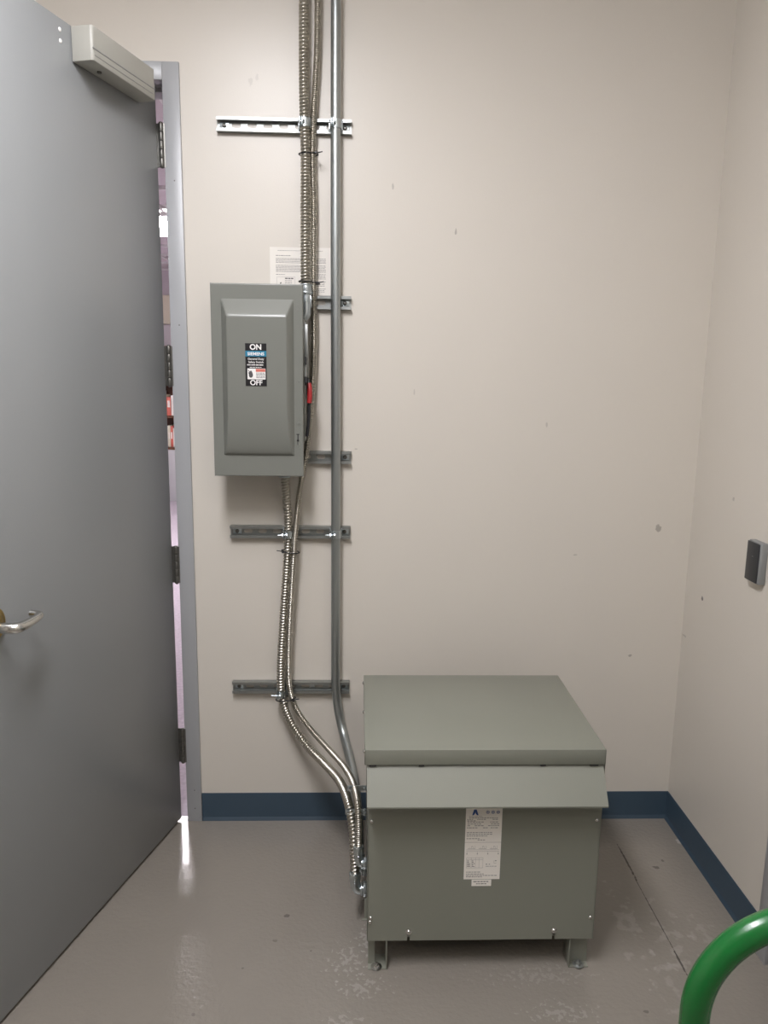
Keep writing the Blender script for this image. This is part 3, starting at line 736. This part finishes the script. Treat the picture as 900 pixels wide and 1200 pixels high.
# logo: a slanted two-stroke peak, and three round certification marks
m = MB()
m.flat([(.3025, .4565), (.3068, .4725), (.3137, .4725), (.3190, .4565), (.3148, .4565), (.3118, .4605), (.3107, .4650), (.3094, .4610), (.3066, .4565)], [], .0002, n8)
for k in range(3):
    c = (.3430+k*.0135, .4650); R_ = .0044
    o_ = [(c[0]+R_*math.cos(a*PI/10), c[1]+R_*math.sin(a*PI/10)) for a in range(20)]; i_ = [(c[0]+R_*.72*math.cos(a*PI/10), c[1]+R_*.72*math.sin(a*PI/10)) for a in range(20)]
    m.flat(o_, [i_], .0002, n8); m.rect(c[0]-.0018, c[0]+.0018, c[1]-.0012, c[1]+.0012, n8)
m.build('nameplate_logo', M['blueprint'], fp)
MB().rect(.3075, .3595, .2515, .2700, nf(.0003), th=.0006).build('sticker', M['paper'], fp)
m = MB().words(.312, .355, .2635, .0022, n8, wmin=.004).words(.3195, .347, .2570, .0020, n8, wmin=.004)
m.build('sticker_print', M['ink'], fp)

# ------------------------------------------------------------------ green hand truck (only its handle shows)
hx, hy_, hzc, hr = .5055, -1.777, .873, .1180
t = thing('hand_truck', (hx, hy_, 0), 'green tubular handle of a hand truck at the lower right corner', 'hand truck')
P = [(hx-hr, hy_, .06+i*(hzc-.06)/40) for i in range(40)]+[(hx-hr*math.cos(PI*i/36), hy_, hzc+hr*math.sin(PI*i/36)) for i in range(37)]+[(hx+hr, hy_, hzc-(i+1)*(hzc-.06)/40) for i in range(40)]
MB().sweep(P, lambda i, d, a: .0163, 28).build('frame', M['green'], t)
for z in (.18, .40, .62): MB().cyl((hx-hr, hy_, z), (hx+hr, hy_, z), .011).build('crossbar', M['green'], t)
MB().box(hx-.19, hx+.19, hy_+.005, hy_+.19, .012, .018, .002).box(hx-.19, hx+.19, hy_+.0, hy_+.006, .012, .12, .002).build('toe_plate', M['green'], t)
MB().cyl((hx-.19, hy_-.11, .125), (hx+.19, hy_-.11, .125), .008).box(hx-.125, hx-.11, hy_-.12, hy_, .10, .16).box(hx+.11, hx+.125, hy_-.12, hy_, .10, .16).build('axle', M['hinge'], t)
for s in (-1, 1):
    w = MB().cyl((hx+s*.150, hy_-.11, .125), (hx+s*.195, hy_-.11, .125), .125, n=40, bev=.012).build('wheel', M['rubber'], t)
    MB().cyl((hx+s*.146, hy_-.11, .125), (hx+s*.199, hy_-.11, .125), .06, n=30, bev=.004).build('hub', M['white_metal'], w)

# ------------------------------------------------------------------ camera, world, view
cam = bpy.data.cameras.new('camera'); co = bpy.data.objects.new('camera', cam); C.objects.link(co)
r_ = (.99938966, -.0319143, .01420479); d_ = (.00823731, -.17986759, -.98365634); w_ = (.03394769, .98317299, -.17949492)
co.matrix_world = Matrix(((r_[0], -d_[0], -w_[0], 0), (r_[1], -d_[1], -w_[1], -2.52), (r_[2], -d_[2], -w_[2], 1.583), (0, 0, 0, 1)))
cam.sensor_fit = 'VERTICAL'; cam.sensor_height = 36; cam.lens = 898.46/1200*36; cam.clip_start = .02
bpy.context.scene.camera = co
wd = bpy.data.worlds.new('world'); bpy.context.scene.world = wd; wd.use_nodes = True
wd.node_tree.nodes['Background'].inputs[0].default_value = (.02, .02, .02, 1); wd.node_tree.nodes['Background'].inputs[1].default_value = .5
sc = bpy.context.scene
sc.view_settings.view_transform = 'Standard'; sc.view_settings.look = 'None'; sc.view_settings.gamma = 1; sc.view_settings.use_curve_mapping = False
sc.view_settings.exposure = 0.19
